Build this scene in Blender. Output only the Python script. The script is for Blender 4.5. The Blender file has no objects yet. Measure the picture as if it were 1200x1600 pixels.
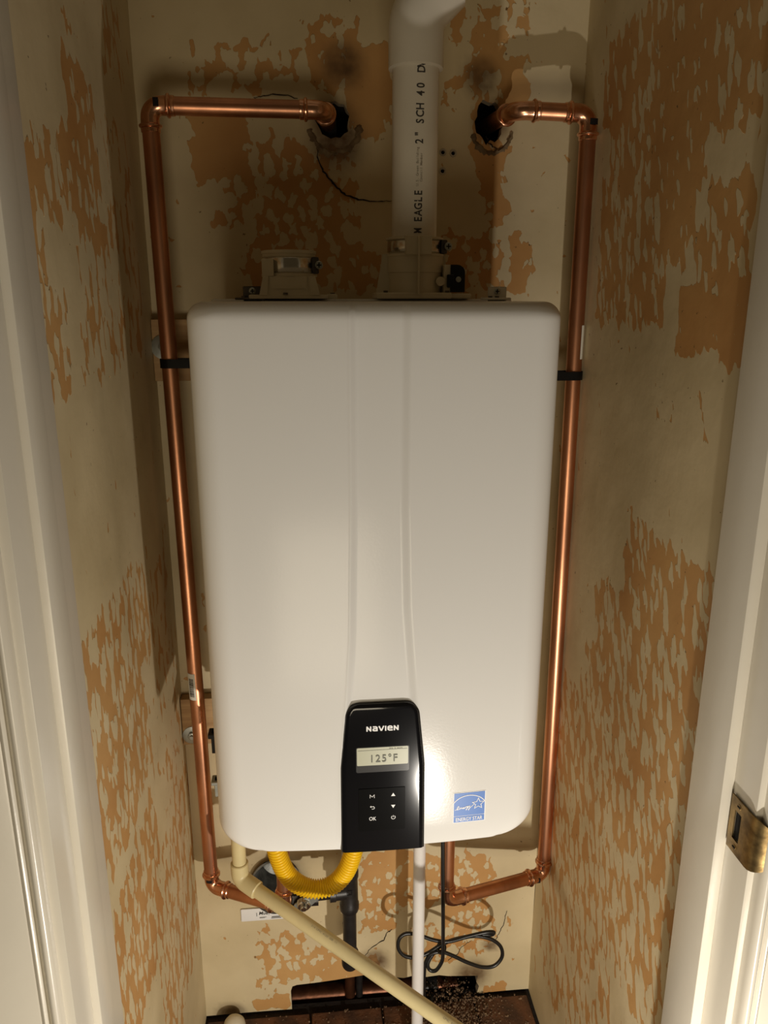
import bpy, bmesh, math, random
from mathutils import Vector, Matrix, noise
from mathutils.geometry import delaunay_2d_cdt
random.seed(7)
PI = math.pi
S = bpy.context.scene
C = S.collection

# ------------------------------------------------------------------ camera
THETA, PITCH = math.radians(5.5), math.radians(15.4)
Hd = Vector((math.sin(THETA), math.cos(THETA), 0)); Rt = Vector((math.cos(THETA), -math.sin(THETA), 0))
Fw = Hd*math.cos(PITCH) - Vector((0, 0, 1))*math.sin(PITCH)
Up = Rt.cross(Fw)
cam = bpy.data.objects.new('camera', bpy.data.cameras.new('camera')); C.objects.link(cam)
cam.data.sensor_fit = 'VERTICAL'; cam.data.sensor_height = 32; cam.data.sensor_width = 24
cam.data.lens = 1203/1600*32; cam.data.clip_start = .02
m = Matrix((Rt, Up, -Fw)).transposed().to_4x4(); m.translation = (0, 0, 1.375)
cam.matrix_world = m
S.camera = cam

# ------------------------------------------------------------------ light, world, exposure
S.view_settings.view_transform = 'Standard'; S.view_settings.look = 'None'
S.view_settings.exposure = 0.0; S.view_settings.gamma = 1.0
S.view_settings.use_curve_mapping = False
W = bpy.data.worlds.new('world'); S.world = W; W.use_nodes = True
W.node_tree.nodes['Background'].inputs[0].default_value = (1.0, .70, .34, 1)
W.node_tree.nodes['Background'].inputs[1].default_value = .035

def light(name, kind, loc, energy, color, size, aim=None, size_y=None):
    d = bpy.data.lights.new(name, kind); d.energy = energy; d.color = color
    o = bpy.data.objects.new(name, d); C.objects.link(o); o.location = loc
    if kind == 'AREA':
        d.size = size
        if size_y: d.shape = 'RECTANGLE'; d.size_y = size_y
    else: d.shadow_soft_size = size
    if aim: o.rotation_euler = (Vector(aim)-Vector(loc)).to_track_quat('-Z', 'Y').to_euler()
    return o
light('hand_torch', 'POINT', (.283, .20, .325), 19.5, (1.0, .925, .82), .011)
light('fill_light', 'AREA', (-.05, -.55, .46), 5.5, (1.0, .86, .64), .5, aim=(.08, 1, 1.0))  # added soft fill to lift the heater's upper front, not an actual lamp

# ------------------------------------------------------------------ materials
def mat(name, col, rough=.5, metal=0.0, spec=.5, var=0.0, scale=30, bump=0.0, bscale=200, col2=None, emit=0, coat=0, stretch=None, rvar=0):
    m = bpy.data.materials.new(name); m.use_nodes = True
    nt = m.node_tree; N = nt.nodes; L = nt.links; b = N['Principled BSDF']
    b.inputs['Base Color'].default_value = (*col, 1); b.inputs['Roughness'].default_value = rough
    b.inputs['Metallic'].default_value = metal; b.inputs['Specular IOR Level'].default_value = spec
    b.inputs['Coat Weight'].default_value = coat
    if emit:
        b.inputs['Emission Color'].default_value = (*col, 1); b.inputs['Emission Strength'].default_value = emit
    tc = N.new('ShaderNodeTexCoord'); src = tc.outputs['Object']
    if stretch:
        mp = N.new('ShaderNodeMapping'); mp.inputs['Scale'].default_value = stretch
        L.new(src, mp.inputs[0]); src = mp.outputs[0]
    if var or col2:
        n = N.new('ShaderNodeTexNoise'); n.inputs['Scale'].default_value = scale; n.inputs['Detail'].default_value = 6
        L.new(src, n.inputs['Vector'])
        r = N.new('ShaderNodeValToRGB'); e = r.color_ramp.elements
        e[0].position = .35; e[1].position = .65
        c2 = col2 if col2 else tuple(c*(1-var) for c in col)
        e[0].color = (*c2, 1); e[1].color = (*col, 1)
        L.new(n.outputs['Fac'], r.inputs[0]); L.new(r.outputs[0], b.inputs['Base Color'])
        if rvar:
            mr = N.new('ShaderNodeMapRange'); mr.inputs['To Min'].default_value = rough+rvar; mr.inputs['To Max'].default_value = rough-rvar
            L.new(n.outputs['Fac'], mr.inputs[0]); L.new(mr.outputs[0], b.inputs['Roughness'])
    if bump:
        n2 = N.new('ShaderNodeTexNoise'); n2.inputs['Scale'].default_value = bscale; n2.inputs['Detail'].default_value = 5
        L.new(src, n2.inputs['Vector'])
        bp = N.new('ShaderNodeBump'); bp.inputs['Strength'].default_value = 1; bp.inputs['Distance'].default_value = bump
        L.new(n2.outputs['Fac'], bp.inputs['Height']); L.new(bp.outputs[0], b.inputs['Normal'])
    return m

def wall_mat(name, axes, cell, tilt=0.0):
    """cream skim coat broken open over an ochre layer; 'peel' attribute = how far it has come off"""
    m = bpy.data.materials.new(name); m.use_nodes = True
    nt = m.node_tree; N = nt.nodes; L = nt.links; b = N['Principled BSDF']
    def math_(op, a, c, v=None, clamp=False):
        n = N.new('ShaderNodeMath'); n.operation = op; n.use_clamp = clamp
        for i, x in enumerate((a, c)):
            if x is None: continue
            if isinstance(x, (int, float)): n.inputs[i].default_value = x
            else: L.new(x, n.inputs[i])
        return n.outputs[0]
    tc = N.new('ShaderNodeTexCoord')
    sp = N.new('ShaderNodeSeparateXYZ'); L.new(tc.outputs['Object'], sp.inputs[0])
    u0 = sp.outputs[axes]; v0 = sp.outputs[2]
    u = math_('ADD', u0, math_('MULTIPLY', v0, tilt))
    cb = N.new('ShaderNodeCombineXYZ')
    L.new(math_('MULTIPLY', u, cell[0]), cb.inputs[0]); L.new(math_('MULTIPLY', v0, cell[1]), cb.inputs[1])
    # distort
    nd = N.new('ShaderNodeTexNoise'); nd.inputs['Scale'].default_value = 1.1; nd.inputs['Detail'].default_value = 2
    L.new(cb.outputs[0], nd.inputs['Vector'])
    vm = N.new('ShaderNodeVectorMath'); vm.operation = 'MULTIPLY_ADD'
    L.new(nd.outputs['Color'], vm.inputs[0]); vm.inputs[1].default_value = (.85, .85, 0); L.new(cb.outputs[0], vm.inputs[2])
    vo = N.new('ShaderNodeTexVoronoi'); vo.voronoi_dimensions = '2D'; vo.feature = 'SMOOTH_F1'; vo.inputs['Scale'].default_value = 1.0
    vo.inputs['Smoothness'].default_value = .18
    L.new(vm.outputs[0], vo.inputs['Vector'])
    vo2 = N.new('ShaderNodeTexVoronoi'); vo2.voronoi_dimensions = '2D'; vo2.feature = 'SMOOTH_F1'; vo2.inputs['Scale'].default_value = 2.6
    vo2.inputs['Smoothness'].default_value = .15
    L.new(vm.outputs[0], vo2.inputs['Vector'])
    n1 = N.new('ShaderNodeTexNoise'); n1.inputs['Scale'].default_value = .55; n1.inputs['Detail'].default_value = 3; n1.inputs['Roughness'].default_value = .55
    L.new(cb.outputs[0], n1.inputs['Vector'])
    s = math_('MULTIPLY', vo.outputs['Distance'], .95)
    s = math_('ADD', s, math_('MULTIPLY', vo2.outputs['Distance'], .30))
    s = math_('ADD', s, math_('MULTIPLY', math_('SUBTRACT', n1.outputs['Fac'], .5), .75))
    at = N.new('ShaderNodeAttribute'); at.attribute_name = 'peel'
    th = math_('SUBTRACT', 1.06, math_('MULTIPLY', at.outputs['Fac'], 1.08))
    d = math_('SUBTRACT', s, th)
    mk = N.new('ShaderNodeMapRange'); mk.interpolation_type = 'SMOOTHSTEP'
    mk.inputs['From Min'].default_value = -.012; mk.inputs['From Max'].default_value = .012
    L.new(d, mk.inputs[0]); mask = mk.outputs[0]
    # colours
    nl = N.new('ShaderNodeTexNoise'); nl.inputs['Scale'].default_value = 5; nl.inputs['Detail'].default_value = 7
    L.new(tc.outputs['Object'], nl.inputs['Vector'])
    rc = N.new('ShaderNodeValToRGB'); e = rc.color_ramp.elements; e[0].position = .32; e[1].position = .62
    e[0].color = (.53, .43, .25, 1); e[1].color = (.69, .58, .37, 1); L.new(nl.outputs['Fac'], rc.inputs[0])
    ro = N.new('ShaderNodeValToRGB'); e = ro.color_ramp.elements; e[0].position = .3; e[1].position = .68
    e[0].color = (.44, .215, .065, 1); e[1].color = (.61, .36, .14, 1); L.new(nl.outputs['Fac'], ro.inputs[0])
    mx = N.new('ShaderNodeMix'); mx.data_type = 'RGBA'
    L.new(mask, mx.inputs['Factor']); L.new(rc.outputs[0], mx.inputs['A']); L.new(ro.outputs[0], mx.inputs['B'])
    # grime attribute: sooty damp stain round the old holes
    ag = N.new('ShaderNodeAttribute'); ag.attribute_name = 'grime'
    ng = N.new('ShaderNodeTexNoise'); ng.inputs['Scale'].default_value = 60; ng.inputs['Detail'].default_value = 6
    L.new(tc.outputs['Object'], ng.inputs['Vector'])
    g = math_('MULTIPLY', ag.outputs['Fac'], math_('ADD', ng.outputs['Fac'], .45), clamp=True)
    mg = N.new('ShaderNodeMix'); mg.data_type = 'RGBA'
    L.new(g, mg.inputs['Factor']); L.new(mx.outputs['Result'], mg.inputs['A']); mg.inputs['B'].default_value = (.10, .05, .018, 1)
    # specks
    sv = N.new('ShaderNodeTexNoise'); sv.inputs['Scale'].default_value = 120; sv.inputs['Detail'].default_value = 2
    L.new(tc.outputs['Object'], sv.inputs['Vector'])
    sm = N.new('ShaderNodeMapRange'); sm.inputs['From Min'].default_value = .735; sm.inputs['From Max'].default_value = .77
    L.new(sv.outputs['Fac'], sm.inputs[0])
    ms = N.new('ShaderNodeMix'); ms.data_type = 'RGBA'
    L.new(math_('MULTIPLY', sm.outputs[0], .8), ms.inputs['Factor']); L.new(mg.outputs['Result'], ms.inputs['A']); ms.inputs['B'].default_value = (.14, .08, .03, 1)
    L.new(ms.outputs['Result'], b.inputs['Base Color'])
    b.inputs['Roughness'].default_value = .55; b.inputs['Specular IOR Level'].default_value = .35
    # relief: skim stands proud of the layer below, lumpy trowel marks in it
    nf = N.new('ShaderNodeTexNoise'); nf.inputs['Scale'].default_value = 35; nf.inputs['Detail'].default_value = 7
    L.new(tc.outputs['Object'], nf.inputs['Vector'])
    h = math_('ADD', math_('MULTIPLY', math_('SUBTRACT', 1.0, mask), .5), math_('MULTIPLY', nf.outputs['Fac'], .9))
    bp = N.new('ShaderNodeBump'); bp.inputs['Strength'].default_value = .8; bp.inputs['Distance'].default_value = .0011
    L.new(h, bp.inputs['Height']); L.new(bp.outputs[0], b.inputs['Normal'])
    return m

M = {}
M['enamel'] = mat('white_enamel', (.80, .795, .775), .17, 0, .19, bump=.00006, bscale=350)
M['case'] = mat('case_metal', (.55, .54, .5), .4, .3)
M['black_gloss'] = mat('black_gloss', (.006, .006, .007), .09)
M['black_satin'] = mat('black_satin', (.012, .012, .012), .3, 0, .3)
M['pad'] = mat('button_pad_black', (.006, .006, .006), .12, 0, .2)
M['black_rubber'] = mat('black_rubber', (.010, .010, .010), .33, bump=.0001, bscale=300)
M['lcd'] = mat('lcd_glass', (.40, .40, .27), .35, emit=.10)
M['lcd_ink'] = mat('lcd_ink', (.10, .10, .07), .5)
M['smoke'] = mat('smoked_glass', (.06, .06, .06), .15)
M['print_white'] = mat('print_white', (.88, .88, .88), .4)
M['blue'] = mat('label_blue', (.035, .17, .58), .4)
M['copper'] = mat('copper', (.72, .34, .19), .36, 1.0, var=.38, scale=22, stretch=(1, 1, .35), rvar=.08, bump=.00008, bscale=90)
M['copper_fit'] = mat('copper_fitting', (.84, .45, .28), .23, 1.0, var=.25, scale=60, bump=.00015, bscale=120)
M['copper_old'] = mat('old_brown_copper', (.16, .062, .03), .36, .75, var=.5, scale=40, bump=.0004, bscale=80)
M['pvc'] = mat('pvc_offwhite', (.78, .73, .62), .33, var=.07, scale=18)
M['pvc_white'] = mat('pvc_white', (.82, .80, .78), .32, var=.04, scale=20)
M['pp'] = mat('collar_plastic', (.66, .59, .43), .42, var=.05)
M['cpvc'] = mat('cpvc_cream', (.68, .58, .315), .36, var=.14, scale=16)
M['ink'] = mat('printing_ink', (.05, .045, .04), .6)
M['ink_soft'] = mat('faded_printing_ink', (.30, .26, .19), .6)
M['steel'] = mat('clamp_steel', (.62, .61, .57), .16, 1.0)
M['zinc'] = mat('zinc_steel', (.50, .53, .50), .35, .85, var=.2, scale=80)
M['dark_steel'] = mat('dark_steel', (.12, .11, .10), .4, .8)
M['yellow'] = mat('yellow_jacket', (.92, .60, .010), .33)
M['iron'] = mat('black_iron', (.030, .027, .026), .38, .35, var=.4, scale=60, bump=.0002, bscale=160)
M['wood'] = mat('plain_pine', (.52, .33, .15), .6, col2=(.38, .22, .09), scale=9, stretch=(1, 1, 12), bump=.0002, bscale=60)
M['trim'] = mat('trim_paint', (.72, .675, .575), .27, var=.04, scale=5, bump=.00025, bscale=45)
M['brass'] = mat('aged_brass', (.34, .235, .095), .36, .9, col2=(.13, .085, .035), scale=70, bump=.0002, bscale=150)
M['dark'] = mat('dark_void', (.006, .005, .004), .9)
M['cavity'] = mat('cavity_rubble', (.06, .045, .03), .9, col2=(.015, .01, .008), scale=60, bump=.003, bscale=90)
M['plaster'] = mat('broken_plaster', (.50, .43, .32), .8, var=.3, scale=50, bump=.001, bscale=120)
M['duct'] = mat('galvanised_duct', (.23, .23, .21), .45, .6, col2=(.07, .07, .065), scale=45, bump=.0008, bscale=90)
M['tile'] = mat('dirty_clay_tile', (.15, .062, .026), .75, col2=(.055, .026, .014), scale=26, bump=.0015, bscale=160)
M['dirt'] = mat('black_dirt', (.02, .013, .009), .95, bump=.002, bscale=120)
M['grit'] = mat('plaster_grit', (.30, .20, .115), .85, col2=(.07, .035, .018), scale=150)
M['label'] = mat('paper_label', (.70, .68, .60), .5)
M['ceil'] = mat('ceiling_paint', (.6, .55, .45), .7)

# ------------------------------------------------------------------ mesh helpers
def V(*a): return Vector(a)
def obj(name, bm, material, parent=None, smooth=None, label=None):
    me = bpy.data.meshes.new(name); bmesh.ops.recalc_face_normals(bm, faces=bm.faces); bm.to_mesh(me); bm.free()
    for mt in (material if isinstance(material, (list, tuple)) else [material]): me.materials.append(mt)
    if smooth is not None:
        for p in me.polygons: p.use_smooth = True
        if smooth < 180: me.set_sharp_from_angle(angle=math.radians(smooth))
    o = bpy.data.objects.new(name, me); C.objects.link(o)
    if parent:
        o.parent = parent; o.matrix_parent_inverse = parent.matrix_basis.inverted()
    if label: o['label'] = label
    return o
def tag(o, label, cat, group=None):
    o['label'] = label; o['category'] = cat
    if group: o['group'] = group
    return o
def thing(name, label, cat, loc, group=None):
    o = bpy.data.objects.new(name, None); C.objects.link(o); o.location = loc; o.empty_display_size = .05
    return tag(o, label, cat, group)
def struct(name, bm, m, parent=None, smooth=None):
    o = obj(name, bm, m, parent, smooth)
    if not parent: o['kind'] = 'structure'
    return o
def box(bm, a, b, bevel=0.0, seg=2):
    r = bmesh.ops.create_cube(bm, size=1)
    vs = r['verts']
    for v in vs:
        v.co = Vector([(a[i]+b[i])/2 + v.co[i]*(b[i]-a[i]) for i in range(3)])
    if bevel:
        es = list({e for v in vs for e in v.link_edges})
        bmesh.ops.bevel(bm, geom=es, offset=bevel, segments=seg, affect='EDGES', profile=.6)
    return bm
def BOX(a, b, bevel=0.0, seg=2): return box(bmesh.new(), a, b, bevel, seg)
def sweep(bm, pts, rad, seg=24, caps=True, hexs=None, ref=None):
    pts = [Vector(p) for p in pts]; n = len(pts)
    rad = rad if isinstance(rad, (list, tuple)) else [rad]*n
    T = []
    for i in range(n):
        a = pts[max(i-1, 0)]; b = pts[min(i+1, n-1)]
        t = (b-a); T.append(t.normalized() if t.length > 1e-9 else (T[-1] if T else V(0, 0, 1)))
    x = ref if ref else (V(1, 0, 0) if abs(T[0].x) < .9 else V(0, 1, 0))
    x = (x - T[0]*x.dot(T[0])).normalized()
    rings = []
    for i in range(n):
        if i:
            ax = T[i-1].cross(T[i])
            if ax.length > 1e-7: x = Matrix.Rotation(T[i-1].angle(T[i]), 3, ax.normalized()) @ x
            x = (x - T[i]*x.dot(T[i])).normalized()
        y = T[i].cross(x)
        ring = []
        for k in range(seg):
            a = 2*PI*k/seg; r = rad[i]
            if hexs and hexs[i]: r *= 1+hexs[i]*math.cos(6*a)
            ring.append(bm.verts.new(pts[i]+x*math.cos(a)*r+y*math.sin(a)*r))
        rings.append(ring)
    for i in range(n-1):
        for k in range(seg):
            bm.faces.new((rings[i][k], rings[i][(k+1) % seg], rings[i+1][(k+1) % seg], rings[i+1][k]))
    if caps: bm.faces.new(rings[0][::-1]); bm.faces.new(rings[-1])
    return bm
def fillet(pts, r, n=8):
    pts = [Vector(p) for p in pts]; out = [pts[0]]
    for i in range(1, len(pts)-1):
        a, p, b = pts[i-1], pts[i], pts[i+1]
        u = (a-p).normalized(); v = (b-p).normalized(); ang = u.angle(v)
        rr = r if not isinstance(r, (list, tuple)) else r[i-1]
        d = min(rr/math.tan(ang/2), (a-p).length*.49, (b-p).length*.49); rr = d*math.tan(ang/2)
        c = p + (u+v).normalized()*(rr/math.sin(ang/2))
        s = p+u*d-c; e = p+v*d-c; th = s.angle(e); ax = s.cross(e)
        if ax.length < 1e-12: out.append(p); continue
        ax.normalize()
        for k in range(n+1): out.append(c + Matrix.Rotation(th*k/n, 3, ax) @ s)
    out.append(pts[-1]); return out
def lathe(bm, prof, origin, axis=(0, 0, 1), seg=32, ref=None):
    """prof: list of (distance along axis, radius)"""
    o = Vector(origin); a = Vector(axis).normalized()
    x = Vector(ref) if ref else (V(1, 0, 0) if abs(a.x) < .9 else V(0, 1, 0))
    x = (x-a*x.dot(a)).normalized(); y = a.cross(x); prev = None
    for d, r in prof:
        ring = [bm.verts.new(o+a*d+(x*math.cos(2*PI*k/seg)+y*math.sin(2*PI*k/seg))*max(r, 1e-5)) for k in range(seg)]
        if prev:
            for k in range(seg): bm.faces.new((prev[k], prev[(k+1) % seg], ring[(k+1) % seg], ring[k]))
        prev = ring
    return bm
def cyl(bm, p, axis, L, r, seg=24, bev=0):
    return lathe(bm, [(0, 0), (0, r-bev), (bev, r), (L-bev, r), (L, r-bev), (L, 0)], p, axis, seg)
def CYL(*a, **k): return cyl(bmesh.new(), *a, **k)
def spline(pts, n=10):
    P = [Vector(p) for p in pts]; out = []
    for i in range(len(P)-1):
        a = P[max(i-1, 0)]; b = P[i]; c = P[i+1]; d = P[min(i+2, len(P)-1)]
        for k in range(n):
            t = k/n; out.append(.5*((2*b)+(c-a)*t+(2*a-5*b+4*c-d)*t*t+(3*b-a-3*c+d)*t**3))
    out.append(P[-1]); return out
def smooth(x): x = max(0, min(1, x)); return x*x*(3-2*x)
def interp(t, tab):
    if t <= tab[0][0]: return tab[0][1]
    for (a, va), (b, vb) in zip(tab, tab[1:]):
        if t <= b:
            return va+(vb-va)*smooth((t-a)/(b-a)) if False else va+(vb-va)*(t-a)/(b-a)
    return tab[-1][1]
def text_bm(txt, size, bold=0.0, mapper=None, spacing=1.0, mono=None, sx=1.0):
    """text outlines as mesh, each vertex placed by mapper(x, y)"""
    out = bmesh.new()
    chunks = [(txt, 0)] if mono is None else [(ch, i*mono) for i, ch in enumerate(txt)]
    for ch, off in chunks:
        if ch == ' ': continue
        cu = bpy.data.curves.new('t', 'FONT'); cu.body = ch; cu.size = size; cu.offset = bold; cu.space_character = spacing
        cu.resolution_u = 3; cu.align_x = 'CENTER'; cu.align_y = 'BOTTOM_BASELINE'
        o = bpy.data.objects.new('t', cu); C.objects.link(o)
        me = bpy.data.meshes.new_from_object(o.evaluated_get(bpy.context.evaluated_depsgraph_get()))
        bpy.data.objects.remove(o); bpy.data.curves.remove(cu)
        b = bmesh.new(); b.from_mesh(me); bpy.data.meshes.remove(me)
        idx = {}
        for v in b.verts: idx[v.index] = out.verts.new(mapper(v.co.x*sx+off, v.co.y))
        for f in b.faces:
            try: out.faces.new([idx[v.index] for v in f.verts])
            except ValueError: pass
        b.free()
    return out
def stroke(bm, pts, w, mapper):
    """flat ribbon through 2D points"""
    n = len(pts); closed = n > 3 and (pts[0][0]-pts[-1][0])**2+(pts[0][1]-pts[-1][1])**2 < 1e-14
    P = [Vector((p[0], p[1])) for p in pts]; prev = None; first = None
    for i in range(n):
        a = P[i-1] if i else (P[-2] if closed else None); b = P[i+1] if i < n-1 else (P[1] if closed else None)
        d1 = (P[i]-a).normalized() if a is not None else (b-P[i]).normalized()
        d2 = (b-P[i]).normalized() if b is not None else d1
        t = (d1+d2); t = t.normalized() if t.length > .05 else d1
        nrm = Vector((-t.y, t.x)); k = min(1/max(.35, abs(nrm.dot(Vector((-d1.y, d1.x))))), 2.4)
        q = [bm.verts.new(mapper(*(P[i]+nrm*w/2*k))), bm.verts.new(mapper(*(P[i]-nrm*w/2*k)))]
        if prev: bm.faces.new((prev[0], prev[1], q[1], q[0]))
        prev = q
    return bm

# ------------------------------------------------------------------ room shell
XL, XR, YB = -.236, .42, 1.24
BACK = [(-0.165,1.551,-0.083,1.628,1.0),(-0.169,1.615,-0.124,1.73,0.45),(-0.123,1.658,-0.001,1.732,0.4),(-0.163,1.546,-0.098,1.564,0.8),(0.001,1.727,0.083,1.771,0.5),(0.068,1.619,0.131,1.728,1.0),(0.009,1.669,0.082,1.735,0.75),(-0.07,1.503,0.005,1.617,0.42),(-0.129,1.476,-0.053,1.547,0.42),(-0.072,1.44,0.081,1.592,0.55),(-0.095,1.383,0.119,1.458,0.6),(0.082,1.602,0.11,1.662,0.8),(0.202,1.741,0.334,1.79,0.5),(0.246,1.683,0.298,1.757,0.8),(0.3,1.641,0.338,1.726,0.9),(0.226,1.749,0.268,1.789,0.6),(0.253,1.587,0.297,1.666,0.75),(0.205,1.634,0.229,1.652,0.6),(0.265,1.547,0.309,1.596,0.9),(0.262,1.488,0.317,1.547,0.6),(0.209,1.379,0.306,1.469,0.55),(0.305,1.379,0.343,1.479,0.75),(0.214,1.656,0.271,1.715,0.4),(0.236,1.556,0.251,1.567,0.8),(-0.132,0.06,-0.033,0.199,0.5),(-0.083,0.07,0.043,0.163,0.6),(-0.008,0.055,0.106,0.11,0.9),(-0.156,-0.001,-0.074,0.039,1.0),(0.07,0.225,0.22,0.358,0.65),(0.076,0.167,0.145,0.288,0.6),(0.194,0.244,0.334,0.341,0.62),(0.171,0.09,0.34,0.184,0.5),(0.107,0.315,0.169,0.358,0.9),(0.234,0.166,0.337,0.243,0.6),(0.318,-0.034,0.372,0.016,0.9),(-0.005,0.207,0.02,0.267,0.3)]
LEFT = [(0.699,1.448,0.783,1.502,0.75),(0.74,1.442,0.846,1.534,0.5),(0.882,1.48,0.989,1.615,0.65),(0.847,1.465,0.974,1.552,0.6),(0.701,1.326,0.769,1.457,0.6),(0.714,1.277,0.807,1.392,0.55),(0.893,1.423,1.006,1.465,0.6),(0.851,1.314,0.955,1.469,0.4),(0.912,1.279,1.034,1.426,0.35),(0.897,1.636,0.96,1.656,0.4),(1.062,1.644,1.174,1.74,0.45),(1.004,1.303,1.172,1.594,0.35),(0.819,1.286,0.947,1.313,0.45),(0.722,0.895,1.033,1.043,0.5),(0.72,0.732,0.989,0.911,0.54),(0.722,0.465,0.979,0.709,0.54),(0.968,0.672,1.267,0.852,0.22),(0.924,0.214,1.318,0.587,0.45),(0.928,0.978,1.07,1.041,0.35),(1.011,0.809,1.211,1.004,0.35),(1.045,0.52,1.277,0.691,0.3)]
RIGHT = [(0.757,1.603,1.155,1.717,0.62),(0.842,1.492,0.987,1.676,0.72),(0.738,1.539,0.876,1.623,0.55),(0.959,1.349,1.132,1.608,0.55),(0.851,1.402,0.948,1.582,0.74),(0.727,1.368,0.839,1.492,0.6),(0.7,1.317,0.866,1.393,0.95),(0.907,1.334,1.112,1.446,0.6),(0.72,1.456,0.789,1.532,0.2),(0.94,1.427,1.006,1.591,0.1),(0.72,0.978,0.948,1.1,0.60),(0.709,0.779,1.044,0.988,0.52),(0.728,0.633,1.072,0.863,0.5),(0.73,0.424,1.097,0.731,0.45),(0.742,0.66,0.818,0.851,0.55),(0.869,0.117,1.196,0.45,0.4),(0.748,0.424,0.869,0.6,0.35),(0.988,0.406,1.171,0.773,0.5)]
def peel(u, z, L):
    n = noise.noise_vector(Vector((u*22, z*22, 3.1)))*.016
    u += n.x; z += n.y; p = 0
    for a, b, c, d, v in L:
        f = .014
        k = smooth((u-a)/f+.5)*smooth((c-u)/f+.5)*smooth((z-b)/f+.5)*smooth((d-z)/f+.5)
        p = max(p, v*k)
    return p
HOLES_GRIME = [(.045, 1.625, .040), (.28, 1.63, .032), (.05, 1.60, .045), (.06, 1.70, .035), (.262, 1.69, .03), (-.085, .31, .06), (.10, .10, .035), (-.19, .0, .03), (.30, .05, .04), (.335, .12, .018)]
def grime(u, z):
    g = 0
    for a, b, r in HOLES_GRIME:
        d = math.hypot(u-a, z-b)
        g = max(g, .85*smooth((r*1.25-d)/(r*.9)))
    return g
def set_attr(o, axis, L, gr=False):
    me = o.data
    at = me.attributes.new('peel', 'FLOAT', 'POINT'); ag = me.attributes.new('grime', 'FLOAT', 'POINT')
    at.data.foreach_set('value', [peel(v.co[axis], v.co.z, L) for v in me.vertices])
    ag.data.foreach_set('value', [grime(v.co.x, v.co.z) if gr else 0 for v in me.vertices])

def side_wall(name, X, out, L, m, y0):
    bm = bmesh.new(); ny, nz = 56, 185; st = .0107
    g = [[bm.verts.new((X + noise.noise(Vector((j*.13, i*.09, X)))*.0012, y0+(YB+.001-y0)*j/ny, 2.0*i/nz)) for j in range(ny+1)] for i in range(nz+1)]
    for i in range(nz):
        for j in range(ny): bm.faces.new((g[i][j], g[i][j+1], g[i+1][j+1], g[i+1][j]))
    X2 = X+out*.08
    box(bm, (min(X+out*.003, X2), y0, 0), (max(X+out*.003, X2), YB+.12, 2.4))
    o = struct(name, bm, m); 
    set_attr(o, 1, L)
    for p in o.data.polygons: p.use_smooth = False
    return o
side_wall('wall_left', XL, -1, LEFT, wall_mat('trowelled_skim_left', 1, (58, 24), .05), .722)
side_wall('wall_right', XR, 1, RIGHT, wall_mat('trowelled_skim_right', 1, (62, 24), -.25), .70)

def blob_poly(cx, cz, rx, rz, n, jit, seed):
    rr = random.Random(seed)
    return [(cx+rx*math.cos(2*PI*k/n)*(1+rr.uniform(-jit, jit)), cz+rz*math.sin(2*PI*k/n)*(1+rr.uniform(-jit, jit))) for k in range(n)]
opening = [(-.0665, .0), (-.0675, .045), (-.064, .056), (-.055, .059), (-.02, .0605), (.02, .0635), (.06, .068), (.088, .071), (.12, .063), (.16, .055), (.175, .058), (.20, .052), (.232, .054), (.25, .050), (.285, .047), (.312, .045), (.309, .03), (.315, .018), (.311, .0)]
holes = [opening,
         blob_poly(.044, 1.629, .0245, .026, 22, .10, 1),
         blob_poly(.276, 1.631, .0215, .028, 22, .16, 2),
         blob_poly(-.086, .305, .043, .054, 24, .03, 3),
         blob_poly(.208, 1.588, .0042, .0042, 12, .1, 4), blob_poly(.2235, 1.587, .0042, .004, 12, .15, 5),
         blob_poly(.208, 1.562, .0042, .0042, 12, .1, 6),
         blob_poly(.0505, .200, .0135, .0135, 14, .05, 8)]
def inside(p, poly):
    c = False
    for i in range(len(poly)):
        a, b = poly[i], poly[i-1]
        if (a[1] > p[1]) != (b[1] > p[1]) and p[0] < (b[0]-a[0])*(p[1]-a[1])/(b[1]-a[1])+a[0]: c = not c
    return c
def back_wall():
    nx, nz = 60, 180; pts = []
    for i in range(nz+1):
        for j in range(nx+1):
            p = (XL+(XR-XL)*j/nx, 2.0*i/nz)
            edge = i in (0, nz) or j in (0, nx)
            if any(inside(p, h) for h in holes): continue
            pts.append(Vector(p))
    edges = []; 
    for h in holes:
        s = len(pts); pts += [Vector(q) for q in h]
        edges += [(s+k, s+(k+1) % len(h)) for k in range(len(h))]
    v, e, f, *_ = delaunay_2d_cdt(pts, edges, [], 0, 1e-5)
    bm = bmesh.new(); bv = [bm.verts.new((p.x, YB+noise.noise(Vector((p.x*9, 0, p.y*9)))*.0012, p.y)) for p in v]
    for t in f:
        c = sum((v[i] for i in t), Vector((0, 0)))/len(t)
        if any(inside(c, h) for h in holes): continue
        try: bm.faces.new([bv[i] for i in t])
        except ValueError: pass
    for h in holes:                      # broken edge of the plaster has thickness
        rim = [bm.verts.new((q[0], YB, q[1])) for q in h]
        rim2 = [bm.verts.new((q[0]+random.uniform(-.001, .001), YB+.016, q[1])) for q in h]
        for k in range(len(h)):
            n = (k+1) % len(h)
            if h[k][1] == 0 and h[n][1] == 0: continue
            fc = bm.faces.new((rim[k], rim[n], rim2[n], rim2[k])); fc.material_index = 1
    me = bm
    o = struct('wall_back', bm, [wall_mat('trowelled_skim_back', 0, (56, 40), .0), M['plaster']])
    set_attr(o, 0, BACK, True)
    return o
wb = back_wall()
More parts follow.
